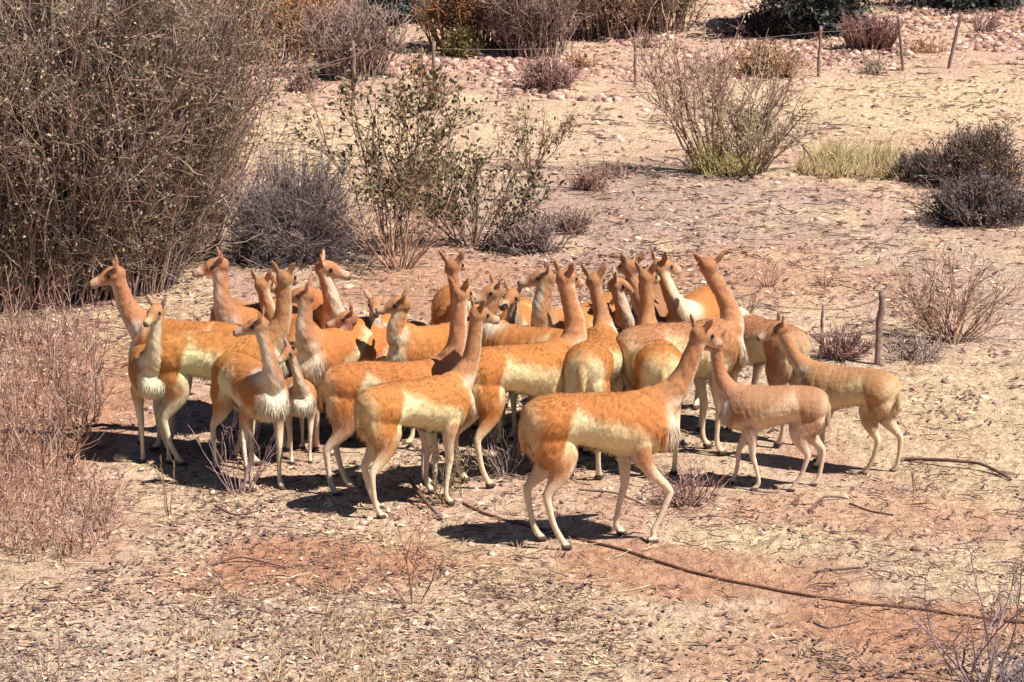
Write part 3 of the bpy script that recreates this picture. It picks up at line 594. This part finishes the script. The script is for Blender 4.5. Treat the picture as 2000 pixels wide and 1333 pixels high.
def vicuna(label, g, h, poll, face, s=1.0, fp=-.15, dy=None, legs=(0, 0, 0, 0), young=0, fat=1.0, rump=.55, raised=None, ear=.0, seed=0, lf=0.0, coat=None, cria=False):
    rg = np.random.default_rng(100+seed)
    hd = math.radians(h); fw = np.array([math.cos(hd), math.sin(hd), 0]); lt = np.array([-fw[1], fw[0], 0])
    G = P(*g); root_p = G - fw*.22*s; root_p[2] = float(height(root_p[0], root_p[1]))
    R = np.stack([fw, lt, np.array([0, 0, 1.])])             # world -> local rows
    nb = root_p + fw*.31*s + np.array([0, 0, .70*s])
    Yp = nb[1] + (dy if dy is not None else fw[1]*.06)
    pw = at_depth(poll[0], poll[1], Yp)
    poll_l = R@(pw-root_p)
    faz, fpt = math.radians(face), fp
    Fw = np.array([math.cos(faz)*math.cos(fpt), math.sin(faz)*math.cos(fpt), math.sin(fpt)]); F = R@Fw
    Sd = np.cross([0, 0, 1.], F); Sd /= np.linalg.norm(Sd); U = np.cross(F, Sd)
    V, Fc = [], []
    def add(v, f):
        o = len(V); V.extend(v); Fc.extend([[x+o for x in q] for q in f])
    ws = fat*rg.uniform(.94, 1.06)
    T = np.array([(-.40, 0, .60, .045, .055), (-.38, 0, .605, .085, .10), (-.335, 0, .618, .122, .135), (-.265, 0, .632, .145, .152), (-.13, 0, .642, .150, .148), (.02, 0, .625, .160, .155), (.15, 0, .612, .158, .168), (.25, 0, .612, .145, .165), (.33, 0, .625, .115, .14), (.385, 0, .645, .07, .09)])
    T[:, 0] *= .96; T[:, 2] += np.interp(T[:, 0], [-.4, -.25, -.14, .02, .15, .3], [0, .004, .008, .006, 0, 0]); T[:, 4] *= np.interp(T[:, 0], [-.4, -.3, -.14, .02, .15, .25], [1, .95, .86, .90, .96, .97]); T[:, 3] *= np.interp(T[:, 0], [-.4, -.3, -.14, .02, .15, .25], [1, .98, .93, .96, .99, 1]); T = catmull(T, 3); C = T[:, :3]*s; TW, TH = T[:, 3]*s*ws, T[:, 4]*s*(1+.4*(ws-1))
    add(*loft(C, TW, TH, (0, 1, 0), 24))
    # neck
    b0 = np.array([.20, 0, .655])*s; b1 = np.array([.315, 0, .715])*s; top = poll_l - U*.0*s
    dv = top-b1; Ln = np.linalg.norm(dv)
    bend = np.array([.05*s, 0, 0])*(1 if dv[0] < .35*s else .4)
    mid1 = b1+dv*.33+bend*.8; mid2 = b1+dv*.68+bend*.45
    NK = catmull([b0, b1, mid1, mid2, top], 6); k = len(NK)
    tn = np.linspace(0, 1, k); nr = np.interp(tn, [0, .2, .35, .5, .7, .88, 1], [.106, .104, .073, .055, .046, .043, .044])*rg.uniform(.95, 1.06)*s*(1.0 if not cria else .95)
    add(*loft(NK, nr*.92, nr*1.06, Sd*.3+np.array([0, 1., 0]), 18))
    # head
    hs = s*(.89 if s > .8 else 1.02)
    H = np.array([(-.058, 0, .026, .03), (-.035, .004, .045, .052), (0, .010, .054, .060), (.035, .012, .054, .058), (.07, .004, .046, .048), (.105, -.006, .036, .038), (.14, -.013, .031, .033), (.17, -.018, .027, .029), (.188, -.02, .016, .019)])
    H = catmull(H, 3); HC = top + (H[:, :1]*F + H[:, 1:2]*U)*hs; add(*loft(HC, H[:, 2]*hs, H[:, 3]*hs, Sd, 16))
    ears = []
    for sd in (1, -1):
        e0 = top + (-.012*F + .030*U + sd*.030*Sd)*hs; ed = U*.9 + sd*Sd*(.5+ear) - F*.12 + F*rg.normal(0, .12); ed /= np.linalg.norm(ed)
        e = np.array([0, .03, .06, .09, .118])*hs; EC = e0+e[:, None]*ed; add(*loft(EC, np.array([.015, .024, .028, .019, .004])*hs, np.array([.012, .010, .009, .008, .003])*hs, Sd+F*.35*sd, 10)); ears.append(EC)
    # legs: FL FR HL HR
    LP = []
    for i, (sd, fr) in enumerate(((1, 1), (-1, 1), (1, 0), (-1, 0))):
        dx = legs[i]; y = sd
        if fr:
            if raised == i:
                L = [(.20, y*.085, .60, .075), (.185, y*.105, .50, .060), (.235, y*.10, .39, .042), (.335, y*.085, .285, .032), (.335, y*.085, .24, .029), (.29, y*.085, .13, .023), (.262, y*.085, .075, .023), (.265, y*.085, .035, .024), (.28, y*.085, .018, .015)]
            else:
                L = [(.20, y*.07, .58, .075), (.18+.05*dx, y*.105, .50, .062), (.18+.25*dx, y*.10, .395, .044), (.205+.55*dx, y*.09, .275, .033), (.203+.65*dx, y*.088, .235, .029), (.195+.85*dx, y*.086, .13, .0225), (.20+dx, y*.085, .065, .025), (.225+dx, y*.085, .028, .026), (.255+dx, y*.085, .014, .016)]
        else:
            L = [(-.262, y*.045, .655, .10), (-.264+.06*dx, y*.062, .565, .118), (-.252+.28*dx, y*.070, .480, .112), (-.256+.42*dx, y*.078, .412, .080), (-.294+.53*dx, y*.084, .350, .054), (-.338+.64*dx, y*.087, .300, .038), (-.350+.7*dx, y*.088, .262, .031), (-.332+.85*dx, y*.086, .14, .0245), (-.31+dx, y*.085, .065, .026), (-.285+dx, y*.085, .028, .027), (-.255+dx, y*.085, .014, .016)]
        L = np.array(L); L[:, 3] *= (1.0+.05*young)*np.interp(L[:, 2], [.1, .3, .42, .5], [.70, .72, .87, .97])
        L = catmull(L, 4)*s; LP.append(L); add(*loft(L[:, :3], L[:, 3]*np.interp(L[:, 2]/s, [.25, .36, .46, .6], [.95, .82, .66, .62] if not fr else [.95, .9, .85, .8]), L[:, 3], (0, 1, 0), 12))
        hf = L[-5:-1, :3]+np.array([.004, 0, 0])*s
        for q in (1, -1): # two toes
            tc = np.array([L[-1, :3]+np.array([-.05, q*.011, .004])*s, L[-1, :3]+np.array([-.02, q*.012, -.001])*s, L[-1, :3]+np.array([.012, q*.011, -.006])*s]); add(*loft(tc, np.array([.015, .014, .006])*s, np.array([.017, .013, .005])*s, (0, 1, 0), 8))
    # tail
    TL = catmull([(-.34, 0, .71, .03), (-.38, 0, .685, .026), (-.400, 0, .62, .026), (-.396, 0, .55, .024), (-.39, 0, .49, .012)], 4)*s; add(*loft(TL[:, :3], TL[:, 3]*.95, TL[:, 3]*.7, (0, 1, 0), 10))
    me = bpy.data.meshes.new('tmp'); me.from_pydata([tuple(map(float, v)) for v in V], [], [tuple(int(x) for x in f) for f in Fc])
    tmp = bpy.data.objects.new('tmp', me); scene.collection.objects.link(tmp)
    md = tmp.modifiers.new('r', 'REMESH'); md.mode = 'VOXEL'; md.voxel_size = .0075*s; md.use_smooth_shade = True
    ms = tmp.modifiers.new('s', 'SMOOTH'); ms.factor = .5; ms.iterations = 9
    dg = bpy.context.evaluated_depsgraph_get(); dg.update(); body = bpy.data.meshes.new_from_object(tmp.evaluated_get(dg)); body.name = 'body'
    bpy.data.objects.remove(tmp); bpy.data.meshes.remove(me)
    nv = len(body.vertices); co = np.zeros(nv*3, np.float32); body.vertices.foreach_get('co', co); co = co.reshape(-1, 3).astype(float)
    no = np.zeros(nv*3, np.float32); body.vertices.foreach_get('normal', no); no = no.reshape(-1, 3).astype(float)
    # ---- coat pattern
    x, y, z = co[:, 0]/s, co[:, 1]/s, co[:, 2]/s
    so_ = rg.random()*50
    nz = fbm(x*6+so_, z*6+y*3, 4)-.5; nf = fbm(x*22+so_, z*14+y*9, 3)-.5
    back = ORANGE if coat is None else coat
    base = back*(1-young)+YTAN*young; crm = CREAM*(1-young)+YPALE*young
    zl = np.interp(x, [-.42, -.34, -.27, -.215, -.18, -.14, -.05, .06, .18, .27, .33, .40], [.50, .46, .40, .50, .67, .745, .70, .65, .60, .54, .50, .56])
    dk = sm(z, .70, .80)*.22; base_t = base[None]*(1-dk[:, None])+BROWN[None]*dk[:, None]
    k = sm(zl-z+nz*.09+nf*.02, -.045, .055)*(1-.35*young*sm(z, .56, .66))
    torso = base_t*(1-k[:, None])+crm*k[:, None]
    kr = sm(-x+nz*.05, .30, .37)*sm(z, .42, .5)*rump*(1-.7*sm(z, .66, .75))*(1-.35*sm(.05-np.abs(y), 0, .05)); torso = torso*(1-kr[:, None])+crm*.95*kr[:, None]
    kb = sm(x+nz*.04, .30, .37)*sm(.70-z, -.03, .06); torso = torso*(1-kb[:, None])+WHITE*kb[:, None]
    ku = sm(.49-z, -.02, .05)*.7; torso = torso*(1-ku[:, None])+WHITE*ku[:, None]
    dN, tN = segdist(co, NK, nr); pj = np.stack([np.interp(tN, tn, NK[:, i]) for i in range(3)], -1)
    vent = (co-pj)/(np.linalg.norm(co-pj, axis=1)[:, None]+1e-6); dirn = top-b1; dirn /= np.linalg.norm(dirn)
    vdir = np.array([1, 0, 0])*.6+F*.8; vdir -= dirn*(vdir@dirn); vdir /= np.linalg.norm(vdir)+1e-6; vv = vent@vdir
    neck = (TAN*1.05)*(1-young*.3)+YTAN*young*.3
    nc = neck[None]*np.ones((nv, 1)); kk = sm(vv+nz*.6, .1, .8)*.75; nc = nc*(1-kk[:, None])+(WHITE*.93)*kk[:, None]
    kk = sm(-vv, .0, .8)*.65; nc = nc*(1-kk[:, None])+BROWN*1.25*kk[:, None]  # brown nape, deepened to paint in the neck's shaded side
    kk = sm(.42-tN, 0, .2)*sm(vv, -.5, .2)*.9; nc = nc*(1-kk[:, None])+WHITE*kk[:, None]
    kk = sm(.34-tN, 0, .2)*sm(-vv, -.1, .5)*.8; nc = nc*(1-kk[:, None])+base*kk[:, None]
    hr = H[:, 3]*hs; dH, tH = segdist(co, HC, hr); rel = co-top; ff = rel@F/hs; uu = rel@U/hs; ssd = np.abs(rel@Sd)/hs
    hc = (TAN*.86)[None]*np.ones((nv, 1)); kk = sm(-uu+nz*.02, .0, .035)*.6; hc = hc*(1-kk[:, None])+WHITE*.95*kk[:, None]
    kk = sm(ff, .09, .15)*.7; hc = hc*(1-kk[:, None])+np.array([.56, .41, .29])*kk[:, None]
    kk = sm(ff, .168, .18)*sm(-uu, -.01, .0); hc = hc*(1-.85*kk[:, None])+HOOF*.85*kk[:, None]
    kk = sm(-ff, -.01, .02)*.7; hc = hc*(1-kk[:, None])+BROWN*kk[:, None]
    ke = np.exp(-((ff-.048)**2+(uu-.016)**2)/.0005)*sm(ssd, .03, .045); hc = hc*(1-.6*ke[:, None])+np.array([.16, .1, .07])*.6*ke[:, None]
    km = np.exp(-((uu+.026)/.004)**2)*sm(ff, .12, .14); hc = hc*(1-.6*km[:, None])+HOOF*.6*km[:, None]
    W = []; Cc = []
    dT, tT = segdist(co, C, (TW+TH)/2); W.append(dT); Cc.append(torso); W.append(dN-.004); Cc.append(nc); W.append(dH-.006); Cc.append(hc)
    for EC in ears:
        dE, tE = segdist(co, EC, np.array([.017, .02, .02, .014, .005])*hs); ec = (BROWN*1.1)[None]*np.ones((nv, 1)); fi = no@(F); kk = sm(fi, 0, .7)*.7; ec = ec*(1-kk[:, None])+np.array([.62, .44, .34])*kk[:, None]; W.append(dE-.008); Cc.append(ec)
    for L in LP:
        dL, tL = segdist(co, L[::2, :3], L[::2, 3]); front = L[0, 0] > 0
        lc = np.ones((nv, 1))*(base if not front else (back*.6+TAN*.5)*(1-young)+YTAN*young)
        inner = sm(-np.sign(L[0, 1])*no[:, 1], .1, .6); kk = np.maximum(sm((.54 if front else .475)-z+nz*.16+nf*.04, 0, .20), inner*.85); lc = lc*(1-kk[:, None])+LEGC*kk[:, None]
        kk = sm(no[:, 0]*(1 if not front else -1)+nz, .2, .8)*sm(.56-z, 0, .1)*.6; lc = lc*(1-kk[:, None])+WHITE*kk[:, None]
        kk = sm(.036-z, 0, .012); lc = lc*(1-kk[:, None])+HOOF*kk[:, None]
        if not front: kk = sm(z+nz*.06, .43, .56); lc = lc*(1-kk[:, None])+torso*kk[:, None]
        W.append(dL+(.004 if front else .0)*s+sm(z, .45, .6)*.02); Cc.append(lc)
    dl, tl = segdist(co, TL[:, :3], TL[:, 3]); W.append(dl-.004); Cc.append((base*.8+crm*.2)[None]*(1-.15*sm(z, .5, .7))[:, None])
    W = np.array(W); W = np.exp(-(W-W.min(0))/(.009*s)); W /= W.sum(0); col = np.einsum('kn,knc->nc', W, np.array(Cc))
    col = col*(1+nf*.10+nz*.22)[:, None]*(1+rg.normal(0, .035, 3)); col = np.clip(col, 0.01, .9)
    set_col(body, col)
    # surface lumps of the woolly coat
    am = (.0045*sm(z, .4, .5)+.0005)*s; co2 = co+no*((fbm(x*30+so_, z*22+y*26, 3)-.5)*2*am)[:, None]; body.vertices.foreach_set('co', co2.astype(np.float32).ravel()); body.update()
    root = thing('vicuna', label, 'vicuna', root_p, 'vicunas standing in a herd'); root.rotation_euler = (0, 0, hd)
    obj('body', body, M_coat, root)
    # eyes
    for sd in (1, -1):
        ec = top+(.050*F+.016*U+sd*.0475*Sd)*hs; t_ = np.array([ec])
        Ve = IV*.0115*hs; import bmesh
        bm = bmesh.new(); bmesh.ops.create_uvsphere(bm, u_segments=14, v_segments=10, radius=.0135*hs); mm = bpy.data.meshes.new('eye'); bm.to_mesh(mm); bm.free()
        mm.polygons.foreach_set('use_smooth', np.ones(len(mm.polygons), bool)); obj('eye', mm, M_eye, root, ec)
    # hair
    body.calc_loop_triangles(); nt_ = len(body.loop_triangles); tri = np.zeros(nt_*3, np.int32); body.loop_triangles.foreach_get('vertices', tri); tri = tri.reshape(-1, 3)
    A = co2[tri]; ar = np.linalg.norm(np.cross(A[:, 1]-A[:, 0], A[:, 2]-A[:, 0]), axis=1); nh = int(30000*s*s)
    ti = rg.choice(nt_, nh, p=ar/ar.sum()); u, v = rg.random(nh), rg.random(nh); fl = u+v > 1; u[fl] = 1-u[fl]; v[fl] = 1-v[fl]
    a = A[ti]; p0 = a[:, 0]+(a[:, 1]-a[:, 0])*u[:, None]+(a[:, 2]-a[:, 0])*v[:, None]; n0 = no[tri[ti, 0]]; c0 = col[tri[ti, 0]]
    zz = p0[:, 2]/s; xx = p0[:, 0]/s; hN = dN[tri[ti, 0]]; hH = dH[tri[ti, 0]]
    ln = np.interp(zz, [.25, .50], [.004, .014]); ln = np.where(hN < .01*s, .010, ln); ln = np.where((hH < .012*s) & (dN[tri[ti, 0]] > 0), .005, ln)
    bib = (xx > .30) & (zz < .63) & (zz > .42) & (n0[:, 0] > .25); ln = np.where(bib, .055, ln); bel = (zz > .42) & (zz < .52) & (n0[:, 2] < -.2) & (np.abs(p0[:, 1]/s) < .12); ln = np.where(bel, .026, ln)
    tl_ = (xx < -.40) & (zz < .7) & (zz > .44); ln = np.where(tl_, .018, ln)
    ln = ln*s*(.6+.8*rg.random(nh))*(.6+.9*fbm(p0[:, 0]/s*20+so_+9, p0[:, 2]/s*14+p0[:, 1]/s*18, 3))
    flow = np.array([-.55, 0, -.75]); fd = flow-n0*(n0@flow)[:, None]; fd += rg.normal(0, .2, (nh, 3)); d = fd*.9+n0*.24; d[bib] += np.array([.1, 0, -1.2]); d /= np.linalg.norm(d, axis=1)[:, None]
    sw = np.cross(d, n0)+rg.normal(0, .2, (nh, 3)); sw /= np.linalg.norm(sw, axis=1)[:, None]; wd = (.0011+.03*ln)*.8
    p0 = p0-n0*.001; V3 = np.stack([p0-sw*wd[:, None], p0+sw*wd[:, None], p0+d*ln[:, None]], 1); cl = fbm(p0[:, 0]/s*26+so_, p0[:, 2]/s*15+p0[:, 1]/s*20, 3)[:, None]-.5
    cc = np.clip(c0*(1+cl*.35+rg.normal(.0, .12, (nh, 1))), .01, .92)
    fm = mesh_np('fur_coat', V3.reshape(-1, 3), np.arange(nh*3).reshape(nh, 3), None, np.repeat(cc, 3, 0), True)
    fn = n0+rg.normal(0, .13, (nh, 3)); fn /= np.linalg.norm(fn, axis=1)[:, None]
    fm.normals_split_custom_set_from_vertices(np.repeat(fn, 3, 0).tolist()); obj('fur_coat', fm, M_fur, root)
    SHAPES.append((label, root_p, fw, s, Ln))
    return root

HERD = [
 dict(label='foreground vicuna, the one nearest the camera, one front leg bent, cream flank patch', g=(1252, 1052), h=12, poll=(1366, 658), face=42, fp=-.3, legs=(-.09, 0, .0, .09), raised=1, ear=.15),
 dict(label='orange-backed vicuna walking right, second nearest, left of the foreground one', g=(872, 982), h=36, poll=(932, 618), face=35, fp=-.2, s=.89, legs=(.0, -.04, .07, -.02)),
 dict(label='pale-rumped vicuna behind the second nearest, its back forming the line above it', g=(838, 957), h=7, poll=(898, 578), face=60, fp=-.1, legs=(.0, 0, .05, -.04), s=.93),
 dict(label='brown-shaded vicuna with white bib, head turned left, front of the left group', g=(522, 957), h=-60, poll=(508, 640), face=182, fp=-.12, s=.88, legs=(.02, -.03, .02, -.06)),
 dict(label='white-chested vicuna facing the camera at the left end of the herd', g=(305, 905), h=-80, poll=(308, 610), face=-115, fp=-.25, s=.84, legs=(.03, -.02, 0, 0)),
 dict(label='leftmost vicuna, long neck leaning left, looking to the left', g=(318, 876), h=160, poll=(228, 540), face=190, fp=-.2, s=.98),
 dict(label='orange vicuna with bright cream flank behind the left white-bibbed ones', g=(500, 902), h=3, poll=(556, 548), face=70, fp=-.1, s=.97, legs=(0, 0, .02, .08)),
 dict(label='vicuna whose head looks left above the orange-backed left pair', g=(478, 850), h=-125, poll=(430, 522), face=188, fp=-.15, s=.98),
 dict(label='yellow-tan vicuna seen from behind in the left back row', g=(582, 838), h=98, poll=(545, 562), face=120, fp=-.1, s=.93),
 dict(label='vicuna with flat profile looking left, neck upright, behind the white-faced young one', g=(628, 886), h=-122, poll=(597, 580), face=180, fp=-.05, s=.93),
 dict(label='small white-faced young vicuna peering out left of the pale-rumped one', g=(588, 905), h=-78, poll=(568, 690), face=-130, fp=-.2, s=.62, cria=True, young=.4),
 dict(label='vicuna with dark-backed neck and pale face in the left back row', g=(645, 838), h=-70, poll=(632, 528), face=0, fp=-.15, s=.98),
 dict(label='shorter vicuna looking left, only its low head showing above the pale rump', g=(700, 868), h=-140, poll=(684, 625), face=185, fp=-.15, s=.86),
 dict(label='vicuna looking left with its orange back before the middle tall neck', g=(812, 878), h=-150, poll=(786, 598), face=182, fp=-.1, s=.93),
 dict(label='tall slim-necked vicuna with upright ears in the middle back row', g=(900, 842), h=-85, poll=(884, 525), face=70, fp=.0, s=1.0),
 dict(label='vicuna peering from between the two middle groups, head low', g=(985, 868), h=150, poll=(968, 572), face=200, fp=-.2, s=.92),
 dict(label='upright vicuna with pale bib and cream flank at the centre, neck vertical', g=(1085, 925), h=28, poll=(1103, 548), face=50, fp=-.15, s=.98, legs=(0, 0, -.03, .04), ear=.1),
 dict(label='vicuna seen from behind with cream rump right of the central upright one', g=(1172, 892), h=78, rump=.95, poll=(1160, 552), face=65, fp=-.1, s=.96),
 dict(label='small dark-eared vicuna behind the two cream rumps', g=(1225, 842), h=35, poll=(1182, 608), face=110, fp=-.1, s=.85),
 dict(label='vicuna seen from behind, rump beside the foreground back, neck leaning left', g=(1268, 884), h=94, rump=.9, poll=(1262, 545), face=60, fp=-.1, s=.93),
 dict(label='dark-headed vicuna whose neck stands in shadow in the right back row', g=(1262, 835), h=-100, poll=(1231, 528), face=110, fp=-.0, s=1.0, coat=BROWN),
 dict(label='vicuna with sunlit pale neck right of the dark-headed one', g=(1340, 840), h=-110, poll=(1290, 525), face=40, fp=-.1, s=1.0),
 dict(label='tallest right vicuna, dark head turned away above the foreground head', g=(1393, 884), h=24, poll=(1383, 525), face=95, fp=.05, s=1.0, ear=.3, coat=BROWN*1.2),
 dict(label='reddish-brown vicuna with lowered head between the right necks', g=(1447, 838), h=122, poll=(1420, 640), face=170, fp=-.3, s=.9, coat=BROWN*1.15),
 dict(label='pale young vicuna walking left just right of the foreground head', g=(1450, 952), h=174, poll=(1398, 676), face=130, fp=-.1, s=.73, young=.9, fat=1.14, rump=.8, legs=(-.10, .08, .14, -.03)),
 dict(label='rightmost vicuna, tan and young, head turned left below the fence', g=(1598, 912), h=150, poll=(1525, 645), face=188, fp=-.25, s=.75, young=.8, fat=1.10, rump=.8, legs=(-.02, .04, .10, -.06)),
 dict(label='vicuna looking left with its head close behind the central upright neck', g=(1085, 858), h=-130, poll=(1066, 545), face=178, fp=-.1, s=.98),
 dict(label='pale-necked vicuna facing the camera left of the central upright one', g=(1008, 840), h=-95, poll=(1003, 582), face=-120, fp=-.15, s=.9),
]
HERD += [
 dict(label='vicuna facing the camera just left of the short one looking left', g=(742, 842), h=-95, poll=(733, 596), face=-85, fp=-.15, s=.86),
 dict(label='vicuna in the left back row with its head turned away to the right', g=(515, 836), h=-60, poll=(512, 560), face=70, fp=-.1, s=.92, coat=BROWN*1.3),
 dict(label='vicuna with bent brown neck between the two left necks of the right group', g=(1212, 838), h=-80, poll=(1203, 560), face=0, fp=-.15, s=.93)]
for i, q in enumerate(HERD): vicuna(seed=i, **q)
if __import__('os').environ.get('DBG'):
    for i, (l, p, f, s, Ln) in enumerate(SHAPES): print('DBG neck', i, round(Ln/s, 2), [round(float(v), 2) for v in p])
